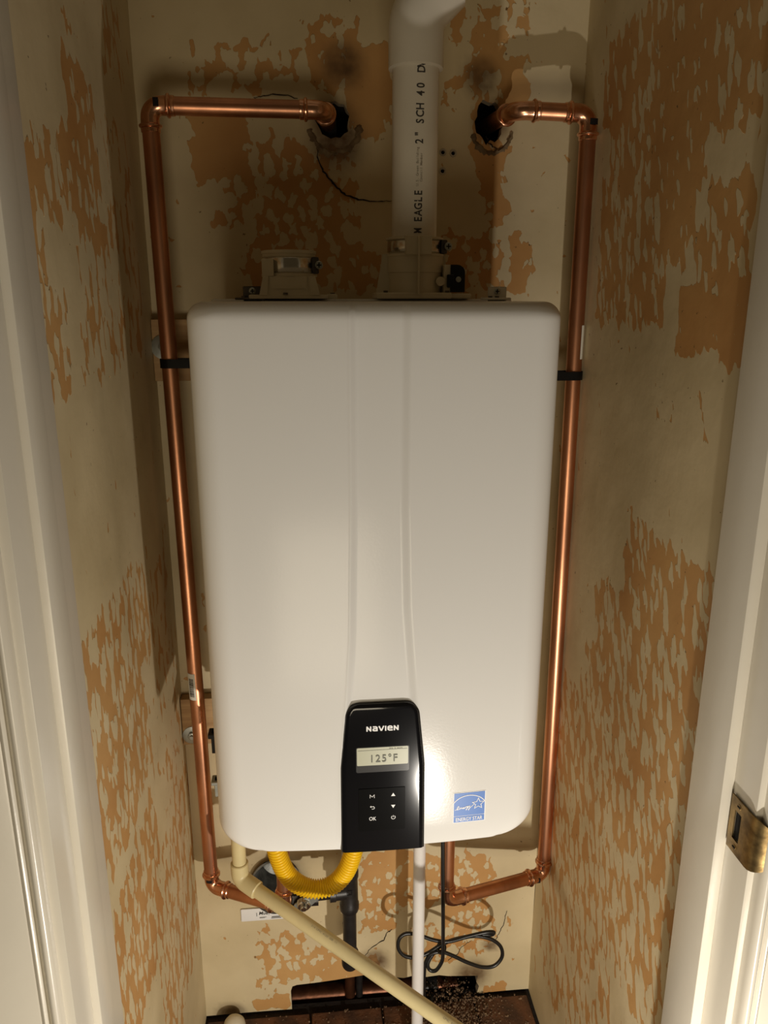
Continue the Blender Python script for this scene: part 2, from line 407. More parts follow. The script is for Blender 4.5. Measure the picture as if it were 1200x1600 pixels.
# cavity behind the back wall
bm = BOX((XL-.08, YB+.10, -.2), (XR+.08, YB+.12, 2.0)); obj('cavity_back', bm, M['cavity'], wb)
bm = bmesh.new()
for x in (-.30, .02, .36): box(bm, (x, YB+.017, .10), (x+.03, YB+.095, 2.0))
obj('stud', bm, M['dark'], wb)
bm = BOX((XL-.08, YB+.0165, -.08), (XR+.08, YB+.10, -.045)); obj('cavity_floor', bm, M['dirt'], wb)
bm = BOX((XL-.08, YB+.0165, .074), (XR+.08, YB+.10, .10)); obj('sill_plate', bm, M['cavity'], wb)
def ribbon(pts, w, seed=1, mtl='dark'):
    rr = random.Random(seed); bm = bmesh.new(); P = []
    for a, b in zip(pts, pts[1:]):
        for k in range(5):
            t = k/5; P.append((a[0]+(b[0]-a[0])*t+rr.uniform(-.0011, .0011), a[1]+(b[1]-a[1])*t+rr.uniform(-.0011, .0011)))
    P.append(pts[-1]); n = len(P); prev = None
    for i, p in enumerate(P):
        ww = w*(.35+.65*math.sin(PI*(i+.5)/n))*rr.uniform(.6, 1.3)
        y = YB-.0015
        q = [bm.verts.new((p[0]+ww/2, y, p[1]+ww/2)), bm.verts.new((p[0]-ww/2, y, p[1]-ww/2)), bm.verts.new((p[0], YB+.002, p[1]))]
        if prev:
            for k in range(3): bm.faces.new((prev[k], prev[(k+1) % 3], q[(k+1) % 3], q[k]))
        prev = q
    return obj('crack', bm, M['dirt'], wb)
ribbon([(.021, 1.599), (.021, 1.575), (.029, 1.559), (.043, 1.544), (.058, 1.528), (.081, 1.52), (.11, 1.518), (.131, 1.519)], .0019, 1)
ribbon([(-.07, 1.655), (-.052, 1.659), (-.029, 1.661), (-.006, 1.656)], .0012, 2)
ribbon([(.082, .118), (.094, .137), (.119, .153), (.124, .168), (.135, .177)], .0016, 3)
ribbon([(.273, 1.612), (.276, 1.603), (.284, 1.596), (.292, 1.594)], .0012, 4)
ribbon([(.249, .09), (.268, .105), (.277, .123), (.294, .134)], .0012, 5)
ribbon([(.365, .20), (.361, .17), (.352, .15), (.345, .13)], .0012, 6)
for x, z in ((.208, 1.588), (.2235, 1.587), (.208, 1.562)):      # wall plugs
    bm = lathe(bmesh.new(), [(.001, .0026), (-.0012, .0030), (-.0015, .0052), (0.001, .0056)], (x, YB, z), (0, 1, 0), 14)
    obj('wall_plug', bm, M['plaster'], wb, 40)
# broken plaster lips round the two upper holes
for (cx, cz, r, sd) in ((.046, 1.622, .038, 11), (.282, 1.618, .030, 12)):
    bm = bmesh.new(); rr = random.Random(sd); n = 26; A = []; B = []; D = []
    for k in range(n):
        a = PI*1.05+PI*.95*k/(n-1)
        A.append(bm.verts.new((cx+math.cos(a)*r*.72, YB+.004, cz+math.sin(a)*r*.75)))
        B.append(bm.verts.new((cx+math.cos(a)*r*rr.uniform(.86, 1.0), YB-.002-rr.random()*.004, cz+math.sin(a)*r*rr.uniform(.9, 1.05))))
        D.append(bm.verts.new((cx+math.cos(a)*r*rr.uniform(1.08, 1.25), YB+.001, cz+math.sin(a)*r*rr.uniform(1.05, 1.3))))
    for k in range(n-1):
        bm.faces.new((A[k], A[k+1], B[k+1], B[k])); bm.faces.new((B[k], B[k+1], D[k+1], D[k]))
    obj('plaster_lip', bm, mat('damp_plaster', (.26, .19, .10), .8, col2=(.11, .065, .03), scale=60, bump=.001, bscale=140), wb, 50)

# floor, tiles, ceiling
bm = BOX((-1.2, -1.8, -.06), (1.4, YB+.015, -.006)); struct('floor', bm, M['dirt'])
fl = bpy.data.objects['floor']
tx = [XL+.003, -.029, .114, .264, XR-.006]
ty = [1.232, 1.13, 1.02, .91, .80, .69]
rr = random.Random(5)
for j in range(5):
    for i in range(4):
        dz = rr.uniform(-.002, .0015); off = 0 if j % 2 == 0 else .04
        a = tx[i]+.0016+(off if i else 0); b = tx[i+1]-.0016+(off if i < 3 else 0)
        if j == 0 and i == 2: b = .30
        if j == 0 and i == 3: a = .304
        obj('tile', BOX((a, ty[j+1]+.0016, -.02), (b, ty[j]-.0016-(.004 if j == 0 else 0), .0+dz), .0018, 1), M['tile'], fl, 40)
struct('ceiling', BOX((XL-.08, .6, 2.4), (XR+.08, YB+.12, 2.46)), M['ceil'])
struct('wall_back_upper', BOX((XL-.0, YB, 2.0), (XR+.0, YB+.12, 2.4)), M['ceil'])

# door frame: jambs, stops, casings (vertical boards)
def board(name, a, b, bev=.0015, parent=None):
    return struct(name, BOX(a, b, bev, 2), M['trim'], parent, 40)
jr = board('trim_1', (XR+.002, .606, 0), (XR+.022, .716, 2.15))
board('door_stop', (.4095, .647, 0), (.4222, .709, 2.1), .0016, jr)
jl = board('trim_2', (XL-.024, .600, 0), (XL+.0008, .738, 2.15), .0006)
board('door_stop', (XL-.0035, .646, 0), (-.2275, .689, 2.1), .0022, jl)
def casing(name, x0, sgn):
    """moulded casing: rounded inner bead, quirk, second bead, then the flat face"""
    prof = [(0, .024), (0, .009), (.0006, .0045), (.0025, .0012), (.005, 0), (.0078, .0011), (.0096, .0042), (.0105, .0062), (.0118, .0062), (.0128, .0035), (.0150, .0022), (.0170, .0030), (.0182, .0040), (.0200, .0034), (.085, .0010), (.100, .003), (.100, .024)]
    bm = bmesh.new(); a = []; b = []
    for d, y in prof:
        a.append(bm.verts.new((x0+sgn*d, .588+y, 0))); b.append(bm.verts.new((x0+sgn*d, .588+y, 2.2)))
    n = len(prof)
    for k in range(n): bm.faces.new((a[k], a[(k+1) % n], b[(k+1) % n], b[k]))
    bm.faces.new(a); bm.faces.new(b)
    return struct(name, bm, M['trim'], None, 50)
casing('trim_3', XR+.009, 1)
casing('trim_4', XL-.008, -1)
struct('trim_5', BOX((XL-.024, .60, 2.15), (XR+.022, .738, 2.19)), M['trim'])
struct('wall_front', BOX((XR+.11, .612, 0), (1.4, .70, 2.4)), M['ceil'])
struct('wall_front_left', BOX((-1.2, .612, 0), (XL-.11, .70, 2.4)), M['ceil'])

# ------------------------------------------------------------------ water heater
HX0, HX1, HZ0, HZ1 = -.132, .288, .686, 1.3735
HC = (HX0+HX1)/2
def fy(x): t = (x-HC)/.21; return .845+.012*t*t
LO = [(.69, .0262), (.81, .0268), (.90, .035), (.984, .0405), (1.14, .0435), (1.37, .0445)]
RO = [(.69, .1338), (.81, .1330), (.90, .1240), (1.02, .1150), (1.14, .1120), (1.37, .1125)]
def chan(x, z):
    lo = interp(z, LO); ro = interp(z, RO)
    wl = .0075; wr = .0115
    k = smooth((x-lo)/wl)*smooth((ro-x)/wr)
    fade = 1.0
    lip = .0005*math.exp(-((x-lo)/.0016)**2)
    return .0042*k*fade - lip*fade
wh = thing('water_heater', 'large white wall-hung tankless water heater with black control panel', 'water heater', (HC, 1.0, HZ0))
def cover():
    bm = bmesh.new(); rx = .036; ry = .036
    xs = []
    yb = 1.10
    P = []                                   # (x, y, nx, ny, front?)
    for k in range(8): P.append((HX0, yb-(yb-(fy(HX0)+ry))*k/8, -1, 0, 0))
    for k in range(13):
        a = PI/2*k/12; P.append((HX0+rx-rx*math.cos(a), fy(HX0+rx)+ry-ry*math.sin(a)-(0), -math.cos(a), -math.sin(a), 0))
    x = HX0+rx
    fx = []
    while x < HX1-rx:
        dense = (.020 < x < .060) or (.095 < x < .140)
        x += .0011 if dense else .006
        if x < HX1-rx-.001: fx.append(x)
    for x in fx: P.append((x, fy(x), 0, -1, 1))
    for k in range(13):
        a = PI/2*(1-k/12); P.append((HX1-rx+rx*math.cos(a), fy(HX1-rx)+ry-ry*math.sin(a), math.cos(a), -math.sin(a), 0))
    for k in range(1, 9): P.append((HX1, fy(HX1)+ry+(yb-fy(HX1)-ry)*k/8, 1, 0, 0))
    rows = []
    rt, rb = .020, .035
    for k in range(15):
        a = PI/2*(1-k/14); rows.append((HZ0+rb-rb*math.sin(a), rb*(1-math.cos(a)), .005*(1-math.cos(a))))
    z = HZ0+rb
    nz = 70
    for k in range(1, nz): rows.append((HZ0+rb+(HZ1-rt-HZ0-rb)*k/nz, 0, 0))
    for k in range(10):
        a = PI/2*k/9; rows.append((HZ1-rt+rt*math.sin(a), rt*(1-math.cos(a)), rt*(1-math.cos(a))))
    G = []
    for z, ix, iy in rows:
        r = []
        for (x, y, nx, ny, fr) in P:
            t = (x-HC)/.21
            xx = HC+(x-HC)*(1-ix/.21)
            yy = y-ny*iy + (fy(xx)-fy(x)+chan(xx, z) if fr else 0)
            r.append(bm.verts.new((xx, yy, z)))
        G.append(r)
    for i in range(len(G)-1):
        for j in range(len(P)-1): bm.faces.new((G[i][j], G[i][j+1], G[i+1][j+1], G[i+1][j]))
    # returns at the top and bottom rims
    for r, dz in ((G[0], 0), (G[-1], 0)):
        bm.faces.new(r)
    return obj('front_cover', bm, M['enamel'], wh, 60)
cover()
obj('case', BOX((HX0+.005, 1.08, HZ0+.012), (HX1-.006, 1.205, HZ1+.003), .004, 2), M['enamel'], wh, 40)
obj('wall_bracket', BOX((HX0+.03, 1.2, 1.25), (HX1-.03, 1.219, 1.35), .001, 1), M['zinc'], wh, 40)
# rubber gasket line between cover and case
obj('gasket', BOX((HX0+.0035, 1.098, HZ0+.010), (HX1-.0045, 1.103, HZ1+.0015)), M['black_rubber'], wh, 40)

def onf(off): return lambda x, z: Vector((x, fy(x)-off, z))
def panel():
    bm = bmesh.new(); zt = .8975; zb = .6862; n = 40; m_ = 26; rows = []
    for i in range(n+1):
        t = i/n; z = zb+(zt-zb)*(1-(1-t)**1.6)
        lo = interp(z, LO); ro = interp(z, RO)
        r = .016; d = zt-z
        ins = r-math.sqrt(max(0, r*r-(r-d)**2)) if d < r else 0
        row = []
        for j in range(m_+1):
            u = j/m_; x = lo+ins+(ro-lo-2*ins)*u
            e = min(u, 1-u)*(ro-lo)
            y = fy(x)-.0026+.0022*(1-smooth(e/.004)) + (.0022*(1-smooth(d/.004)))
            row.append(bm.verts.new((x, y, z)))
        rows.append(row)
    for i in range(n):
        for j in range(m_): bm.faces.new((rows[i][j], rows[i][j+1], rows[i+1][j+1], rows[i+1][j]))
    # sides
    bnd = [rows[0][j] for j in range(m_+1)]+[rows[i][m_] for i in range(1, n+1)]+[rows[n][j] for j in range(m_-1, -1, -1)]+[rows[i][0] for i in range(n-1, 0, -1)]
    bk = [bm.verts.new((v.co.x, v.co.y+.011, v.co.z)) for v in bnd]
    for k in range(len(bnd)):
        q = (k+1) % len(bnd); bm.faces.new((bnd[k], bk[k], bk[q], bnd[q]))
    return obj('control_panel', bm, M['black_gloss'], wh, 50)
cp = panel()
OF = .0028
def plate(x0, z0, x1, z1, o0, o1, r=.002, mtl=None, name='plate', parent=None, label=None):
    """thin rounded plate standing on the curved front, from offset o0 out to o1"""
    bm = bmesh.new(); pts = []
    for cx, cz, a0 in ((x1-r, z0+r, -PI/2), (x1-r, z1-r, 0), (x0+r, z1-r, PI/2), (x0+r, z0+r, PI)):
        for k in range(5):
            a = a0+PI/2*k/4; pts.append((cx+r*math.cos(a), cz+r*math.sin(a)))
    f = [bm.verts.new(onf(o1)(*p)) for p in pts]; b = [bm.verts.new(onf(o0)(*p)) for p in pts]
    bm.faces.new(f)
    for k in range(len(pts)):
        q = (k+1) % len(pts); bm.faces.new((f[k], f[q], b[q], b[k]))
    return obj(name, bm, M[mtl], parent, 30, label)
dsp = plate(.0462, .8035, .1128, .8392, .002, OF+.0001, .0022, 'smoke', 'display', cp)
plate(.0472, .8135, .1115, .8385, .002, OF+.0004, .0015, 'lcd', 'display_screen', dsp)
ft = onf(OF+.0008)
bm = text_bm('125°F', .0145, .00008, lambda x, y: ft(.0805+x*.93, .8180+y), 1.15); obj('display_digits', bm, M['lcd_ink'], dsp)
bm = bmesh.new(); stroke(bm, [(.0485, .8348), (.1105, .8353)], .00035, ft)
for x in (.0880, .0895, .0912, .0945, .0975, .0990, .1010, .1030): stroke(bm, [(x, .8364), (x+.0010, .8364)], .0009, ft)
obj('display_icons', bm, M['lcd_ink'], dsp)
pad = plate(.0490, .7180, .1082, .7800, .002, OF+.0006, .0012, 'pad', 'button_pad', cp)
plate(.1066, .7600, .1070, .7790, .002, OF+.0009, .0001, 'steel', 'edge_glint_strip', pad) if False else None
fp = onf(OF+.0009)
sw = .00065
bm = bmesh.new(); x, z = .0660, .7690
stroke(bm, [(x-.0027, z-.0024), (x-.0027, z+.0024), (x, z-.0008), (x+.0027, z+.0024), (x+.0027, z-.0024)], .00055, fp); obj('mode_symbol', bm, M['print_white'], pad)
bm = bmesh.new(); x, z = .0928, .7700
bm.faces.new([bm.verts.new(fp(*q)) for q in ((x-.0027, z-.0020), (x+.0027, z-.0020), (x, z+.0026))]); obj('up_arrow', bm, M['print_white'], pad)
bm = bmesh.new(); z = .7530
bm.faces.new([bm.verts.new(fp(*q)) for q in ((x-.0027, z+.0020), (x, z-.0026), (x+.0027, z+.0020))]); obj('down_arrow', bm, M['print_white'], pad)
bm = bmesh.new(); x, z = .0662, .7528
stroke(bm, [(x-.0022, z+.0012), (x+.0010, z+.0012)]+[(x+.0010+.0017*math.sin(a), z-.0005+.0017*math.cos(a)) for a in [PI*k/8 for k in range(9)]]+[(x-.0008, z-.0022)], sw, fp)
stroke(bm, [(x-.0014, z+.0024), (x-.0026, z+.0012), (x-.0014, z+.0000)], sw, fp); obj('back_arrow', bm, M['print_white'], pad)
bm = text_bm('OK', .0076, .00002, lambda a, b: fp(.0664+a*.82, .7337+b)); obj('ok_lettering', bm, M['print_white'], pad)
bm = bmesh.new(); x, z = .0930, .7365
stroke(bm, [(x+.0025*math.sin(a), z+.0025*math.cos(a)) for a in [.6+(2*PI-1.2)*k/16 for k in range(17)]], sw, fp)
stroke(bm, [(x, z+.0004), (x, z+.0032)], sw, fp); obj('power_symbol', bm, M['print_white'], pad)
# brand lettering, unicase: N a V I e N
bm = bmesh.new(); w = .0017; h = .0070; z0 = .8614; x = .0592; fb = onf(OF+.0003)
def S_(pts, x0, sl=0): stroke(bm, [(x0+a, z0+b) for a, b in pts], w, fb)
S_([(w/2, 0), (w/2, h)], x); S_([(w/2, h-.0006), (.0062-w/2, .0006)], x); S_([(.0062-w/2, 0), (.0062-w/2, h)], x); x += .0077
S_([(.0004, h-w/2), (.0040, h-w/2), (.0053, h-.0016), (.0055, h-.003), (.0055, 0)], x); S_([(.0055, w/2), (.0020, w/2), (.0008, .0013), (.0008, .0028), (.0018, .0037), (.0055, .0037)], x); x += .0074
S_([(.0005, h), (.0035, .0003)], x); S_([(.0035, .0003), (.0065, h)], x); x += .0080
S_([(w/2, 0), (w/2, h)], x); x += .0030
S_([(.0066, w/2-.0001), (.0025, w/2-.0001), (.0009, .0018), (.0008, h-.0018), (.0022, h-w/2), (.0045, h-w/2), (.0057, h-.0018), (.0057, .0036), (.0010, .0036)], x); x += .0078
S_([(w/2, 0), (w/2, h)], x); S_([(w/2, h-.0006), (.0062-w/2, .0006)], x); S_([(.0062-w/2, 0), (.0062-w/2, h)], x)
obj('brand_lettering', bm, M['print_white'], cp)
# energy label
el = plate(.1715, .7175, .2145, .7625, .0, .0004, .0003, 'print_white', 'energy_label', wh, 'blue and white square energy efficiency label')
plate(.1725, .7275, .2135, .7617, .0003, .0006, .0003, 'blue', 'label_field', el)
plate(.1725, .7182, .2135, .7268, .0003, .0006, .0003, 'blue', 'label_bar', el)
fe = onf(.0008)
bm = bmesh.new()
arc = [(.1925+.0245*math.cos(a), .7355+.0222*math.sin(a)) for a in [math.radians(147-k*(147-26)/20) for k in range(21)]]
stroke(bm, arc, .0010, fe)
st = []
for k in range(11):
    r = .0082 if k % 2 == 0 else .0037; a = PI/2-PI/5*k; st.append((.2048+r*math.cos(a), .7440+r*math.sin(a)))
stroke(bm, st, .0008, fe)
scr = [(.1737,.7372),(.1765,.7376),(.1790,.7392),(.1803,.7412),(.1795,.7425),(.1780,.7413),(.1772,.7390),(.1780,.7373),(.1800,.7378),(.1815,.7390),(.1824,.7402),(.1820,.7380),(.1838,.7400),(.1850,.7400),(.1850,.7384),(.1862,.7388),(.1876,.7403),(.1884,.7395),(.1872,.7386),(.1880,.7382),(.1897,.7395),(.1906,.7410),(.1903,.7390),(.1917,.7408),(.1932,.7412),(.1944,.7416),(.1932,.7398),(.1928,.7410),(.1945,.7412),(.1938,.7385),(.1920,.7360),(.1917,.7372),(.1945,.7390),(.1962,.7418),(.1962,.7398),(.1980,.7420),(.1975,.7385),(.1958,.7355),(.1955,.7370),(.1990,.7395),(.2015,.7415),(.2050,.7445)]
stroke(bm, [(.1737+(a-.1737)*.83, b) for a, b in scr], .00075, fe)
obj('label_emblem', bm, M['print_white'], el)
bm = text_bm('ENERGY STAR', .0076, .00007, lambda a, b: fe(.1930+a*.74, .7198+b*1.0)); obj('label_lettering', bm, M['print_white'], el)

def screw(p, axis, r, parent, mtl='zinc', name='screw'):
    bm = lathe(bmesh.new(), [(-.001, r*.9), (.0004, r), (.0012, r*.85), (.0016, r*.4), (.0017, 0)], p, axis, 20)
    o = obj(name, bm, M[mtl], parent, 40)
    a = Vector(axis).normalized(); u = V(0, 0, 1) if abs(a.z) < .9 else V(1, 0, 0); v = a.cross(u); q = Vector(p)+a*.0019
    b2 = bmesh.new()
    for s, t in ((u, v), (v, u)):
        c = [q+s*r*.6+t*r*.14, q-s*r*.6+t*r*.14, q-s*r*.6-t*r*.14, q+s*r*.6-t*r*.14]
        b2.faces.new([b2.verts.new(k) for k in c])
    if o.parent and o.parent.parent: # depth limit: join the cross slot into the screw
        b2.from_mesh(o.data); o.data.materials.append(M['dark'])
        for f in b2.faces:
            pass
        b2.faces.ensure_lookup_table()
        for f in list(b2.faces)[:2]: f.material_index = 1
        b2.to_mesh(o.data); b2.free()
    else: obj('screw_slot', b2, M['dark'], o)
    return o
# top brackets
for (x0, x1, y, mt, lb) in ((-.0825, -.0585, 1.052, 'dark_steel', 'dark bracket tab'), (.2405, .2655, 1.05, 'label', 'pale zinc bracket tab')):
    b = BOX((x0, y, HZ1), (x1, y+.0016, HZ1+.0185), .0015, 2); box(b, (x0-.010, y-.012, HZ1+.0015), (x1+.004, y+.002, HZ1+.0045), .001, 1)
    o = obj('top_bracket', b, M[mt], wh, 40, lb)
    screw(((x0+x1)/2, y-.0002, HZ1+.0125), (0, -1, 0), .0046, o)
    for dx in (-.011, -.002, .007): cyl(b2 := bmesh.new(), ((x0+x1)/2+dx, y-.008, HZ1+.003), (0, 0, 1), .0035, .0028, 10); obj('bolt_head', b2, M['dark_steel'], o, 40) if dx < 0 else b2.free()
for x in (.050, .30): pass
# side latches
for (x, z, h, mt, lb) in ((HX0+.001, .745, .034, 'black_satin', 'black side catch'), (HX0+.001, .668, .028, 'zinc', 'bare metal side catch'), (HX1-.001, .735, .055, 'black_satin', 'black side catch on the right')):
    s = -1 if x < 0 else 1
    b = BOX((min(x, x+s*.026), 1.022, z-h/2), (max(x, x+s*.026), 1.034, z+h/2), .001, 1)
    box(b, (min(x, x+s*.030), 1.018, z+h*.28), (max(x, x+s*.030), 1.038, z+h/2), .001, 1)
    obj('side_catch', b, M[mt], wh, 40, lb)

# ---- intake and exhaust collars (part of the heater)
def clamp(cx, cy, z0, z1, r, parent, sx):
    bm = lathe(bmesh.new(), [(z0, r-.001), (z0, r), (z0+.0008, r+.0006), (z1-.0008, r+.0006), (z1, r), (z1, r-.001)], (cx, cy, 0), (0, 0, 1), 48)
    o = obj('hose_clamp', bm, M['steel'], parent, 40)
    # worm housing sits at the right-hand side
    b = BOX((cx+sx-.006, cy-.018, z0-.0015), (cx+sx+.003, cy-.003, z1+.0015), .002, 2)
    box(b, (cx+sx-.002, cy-.022, (z0+z1)/2-.005), (cx+sx+.004, cy-.014, (z0+z1)/2+.005), .0015, 1)
    obj('worm_housing', b, M['dark_steel'], parent, 40)
    b = cyl(bmesh.new(), (cx+sx+.003, cy-.022, (z0+z1)/2), (0, -1, 0), .003, .0052, 16, .0008)
    u = (cx+sx+.003, cy-.0253, (z0+z1)/2)
    obj('clamp_screw', b, M['zinc'], parent, 40)
    b = bmesh.new()
    for ax in ((.0032, .0007), (.0007, .0032)): box(b, (u[0]-ax[0], u[1]-.0003, u[2]-ax[1]), (u[0]+ax[0], u[1]+.0001, u[2]+ax[1]))
    obj('clamp_screw_slot', b, M['dark'], parent)
icx, icy = -.0225, 1.075
bm = lathe(bmesh.new(), [(1.379, .034), (1.404, .0335), (1.4045, .0365), (1.408, .0365), (1.4085, .0335), (1.4285, .0335), (1.429, .0348), (1.4325, .0348), (1.433, .036), (1.4365, .036), (1.437, .0345), (1.437, .031), (1.39, .030), (1.39, 0)], (icx, icy, 0), (0, 0, 1), 56)
def trap(bm, xb0, xb1, xt0, xt1, y0, y1, z0, z1):
    vs = [bm.verts.new(p) for p in ((xb0, y0, z0), (xb1, y0, z0), (xb1, y1, z0), (xb0, y1, z0), (xt0, y0, z1), (xt1, y0, z1), (xt1, y1, z1), (xt0, y1, z1))]
    for f in ((0, 1, 2, 3), (4, 7, 6, 5), (0, 4, 5, 1), (1, 5, 6, 2), (2, 6, 7, 3), (3, 7, 4, 0)): bm.faces.new([vs[k] for k in f])
trap(bm, icx-.0385, icx-.028, icx-.033, icx-.026, icy-.037, icy-.034, 1.381, 1.4045)
trap(bm, icx+.027, icx+.0395, icx+.025, icx+.0335, icy-.037, icy-.034, 1.381, 1.4045)
trap(bm, icx-.030, icx+.030, icx-.0275, icx+.0275, icy-.0355, icy-.02, 1.381, 1.4045)
trap(bm, icx-.024, icx+.023, icx-.024, icx+.023, icy-.0365, icy-.03, 1.389, 1.4035)
box(bm, (icx-.034, icy-.037, 1.404), (icx-.019, icy-.028, 1.4255), .0008, 1)
box(bm, (icx-.052, icy-.036, 1.3765), (icx+.050, icy+.036, 1.3815), .001, 1)
box(bm, (icx+.048, icy-.030, 1.3765), (icx+.062, icy-.012, 1.3825), .001, 1)
ic = obj('intake_collar', bm, M['pp'], wh, 40)
clamp(icx, icy, 1.4095, 1.4275, .0343, ic, .036)
for dx in (-.005, .056):
    obj('flange_screw', CYL((icx+dx, icy-.036 if dx < 0 else icy-.021, 1.3815), (0, 0, 1), .0025, .003, seg=12), M['dark_steel'], ic, 40)
ecx, ecy = .1475, 1.098
bm = lathe(bmesh.new(), [(1.380, .0375), (1.410, .0382), (1.411, .0395), (1.431, .0395), (1.4315, .0405), (1.4345, .0405), (1.435, .0355), (1.4525, .0355), (1.453, .039), (1.4555, .039), (1.456, .0375), (1.456, .0303), (1.40, .0303), (1.40, 0)], (ecx, ecy, 0), (0, 0, 1), 56)
trap(bm, ecx-.054, ecx-.030, ecx-.0445, ecx-.030, ecy-.012, ecy-.008, 1.382, 1.4345)
trap(bm, ecx+.030, ecx+.044, ecx+.030, ecx+.0405, ecy-.012, ecy-.008, 1.382, 1.4345)
box(bm, (ecx-.0175, ecy-.0425, 1.4325), (ecx+.0175, ecy-.034, 1.4565), .0008, 1)
box(bm, (ecx-.0012, ecy-.0455, 1.382), (ecx+.0012, ecy-.036, 1.4555), .0004, 1)
box(bm, (ecx-.055, ecy-.040, 1.3765), (ecx+.046, ecy+.04, 1.3845), .0015, 1)
box(bm, (ecx+.044, ecy-.034, 1.3765), (ecx+.074, ecy+.02, 1.3835), .002, 1)
box(bm, (ecx+.036, ecy-.030, 1.384), (ecx+.0465, ecy-.012, 1.4205), .001, 1)
cyl(bm, (ecx+.031, ecy-.030, 1.399), (0, -1, 0), .004, .006, 16)
ec = obj('exhaust_collar', bm, M['pp'], wh, 40)
clamp(ecx, ecy, 1.4365, 1.4515, .0365, ec, .0395)
for dx in (-.043, .040): obj('flange_screw', CYL((ecx+dx, ecy-.036, 1.3845), (0, 0, 1), .0025, .003, seg=12), M['dark_steel'], ec, 40)
bm = bmesh.new(); out = [(.045, 1.385), (.0645, 1.385), (.0645, 1.408)]+[(.0535+.011*math.cos(a), 1.410+.0105*math.sin(a)) for a in [PI/2*k/6 for k in range(7)]]+[(.045, 1.4205)]
f = [bm.verts.new((ecx+a, ecy-.032, z)) for a, z in out]; g = [bm.verts.new((ecx+a, ecy-.010, z)) for a, z in out]
bm.faces.new(f); bm.faces.new(g[::-1])
for k in range(len(out)): q = (k+1) % len(out); bm.faces.new((f[k], f[q], g[q], g[k]))
box(bm, (ecx+.040, ecy-.034, 1.391), (ecx+.050, ecy-.02, 1.408), .001, 1)
sn = obj('sensor_housing', bm, M['black_satin'], ec, 30)
b = cyl(bmesh.new(), (ecx+.0555, ecy-.032, 1.4015), (0, -1, 0), .002, .0037, 16, .0006); obj('sensor_screw', b, M['zinc'], ec, 40)

# ------------------------------------------------------------------ exhaust pipe
px, py = .1468, 1.098
ep = thing('exhaust_pipe', 'wide off-white plastic exhaust pipe rising from the top of the heater', 'pipe', (px, py, 1.41))
obj('pipe', sweep(bmesh.new(), [(px, py, 1.405), (px, py, 1.70)], .0302, 48), M['pvc'], ep, 40)
a = V(px, py, 1.6600); bpt = V(px, py, 1.724); d = V(.72, .05, .70).normalized(); c = bpt+d*.052
pts = fillet([a, bpt, c], .05, 10); 
rad = [.0353]*len(pts); pts2 = [pts[0], pts[0]+V(0, 0, .0012)]+pts[1:]; rad = [.0338]+[.0353]*(len(pts2)-1)
obj('elbow_fitting', sweep(bmesh.new(), pts2, rad, 48), M['pvc'], ep, 40)
obj('upper_pipe', sweep(bmesh.new(), fillet([c-d*.02, c+d*.20, c+d*.20+V(0, 0, .45)], .05, 8), .0302, 40), M['pvc'], ep, 40)
def onpipe(uc, z0, sc=1.0):
    # text runs upward, letter tops point left; u across the pipe
    def f(x, y):
        ang = (uc - y)/.0306
        return Vector((px+.0306*math.sin(ang), py-.0306*math.cos(ang), z0+x))
    return f
mono = .0205
U0 = .0055
def line(txt, z, size, mono, uc, mt, bold=.0003, name='lettering'):
    bm = text_bm(txt, size, bold, lambda x, y: onpipe(uc, z)(x, y), mono=mono, sx=(.62 if txt == 'M' else .80) if size > .01 else 1); bmesh.ops.subdivide_edges(bm, edges=[e for e in bm.edges if e.calc_length() > .004], cuts=1)
    obj(name, bm, M[mt], ep)
# bottom to top as in the photograph
line('M', 1.4632, .0145, .0081, .0056, 'ink'); line('U', 1.4525, .0145, .0081, .0056, 'ink')
line('EAGLE', 1.4770, .0145, .0081, .0058, 'ink')
line('2"', 1.571, .0145, .0085, .0062, 'ink')
line('SCH', 1.5945, .0145, .0086, .0070, 'ink')
line('40', 1.6265, .0145, .0090, .0074, 'ink')
line('DW', 1.6540, .0145, .0084, .0080, 'ink')
line('U.S. Green Building', 1.5190, .0046, .00245, .0008, 'ink_soft', .00002)
line('Council Member', 1.5245, .0046, .00245, .0058, 'ink_soft', .00002)

# ------------------------------------------------------------------ copper runs
RP = .0117
def press_elbow(corner, da, db, parent, la=.030, lb=.030, R=.016, label=None, name='elbow_fitting'):
    """press-fit elbow: smooth bend, and near each mouth a bead ring with a crimped hexagonal land"""
    c = Vector(corner); da = Vector(da).normalized(); db = Vector(db).normalized()
    A = c+da*la; B = c+db*lb
    core = fillet([A, c, B], R, 9)
    ri = .0124
    # (dist from mouth, radius, hex)
    pr = [(0, .0122, 0), (.0008, .0130, 0), (.005, .0131, .012), (.0058, .0127, 0), (.0066, .0146, 0), (.0078, .0155, 0), (.0092, .0155, 0), (.0104, .0146, 0), (.0112, .0128, 0), (.0128, .0126, .012)]
    P = []; Rr = []; H = []
    for dd, r, h in pr: P.append(A-da*dd); Rr.append(r); H.append(h)
    for q in core[1:-1]: P.append(q); Rr.append(ri); H.append(0)
    for dd, r, h in reversed(pr): P.append(B-db*dd); Rr.append(r); H.append(h)
    return obj(name, sweep(bmesh.new(), P, Rr, 30, True, H), M['copper_fit'], parent, 35, label)
def pipe(a, b, parent, r=RP, mtl='copper', name='pipe'):
    return obj(name, sweep(bmesh.new(), [a, b], r, 28), M[mtl], parent, 40)
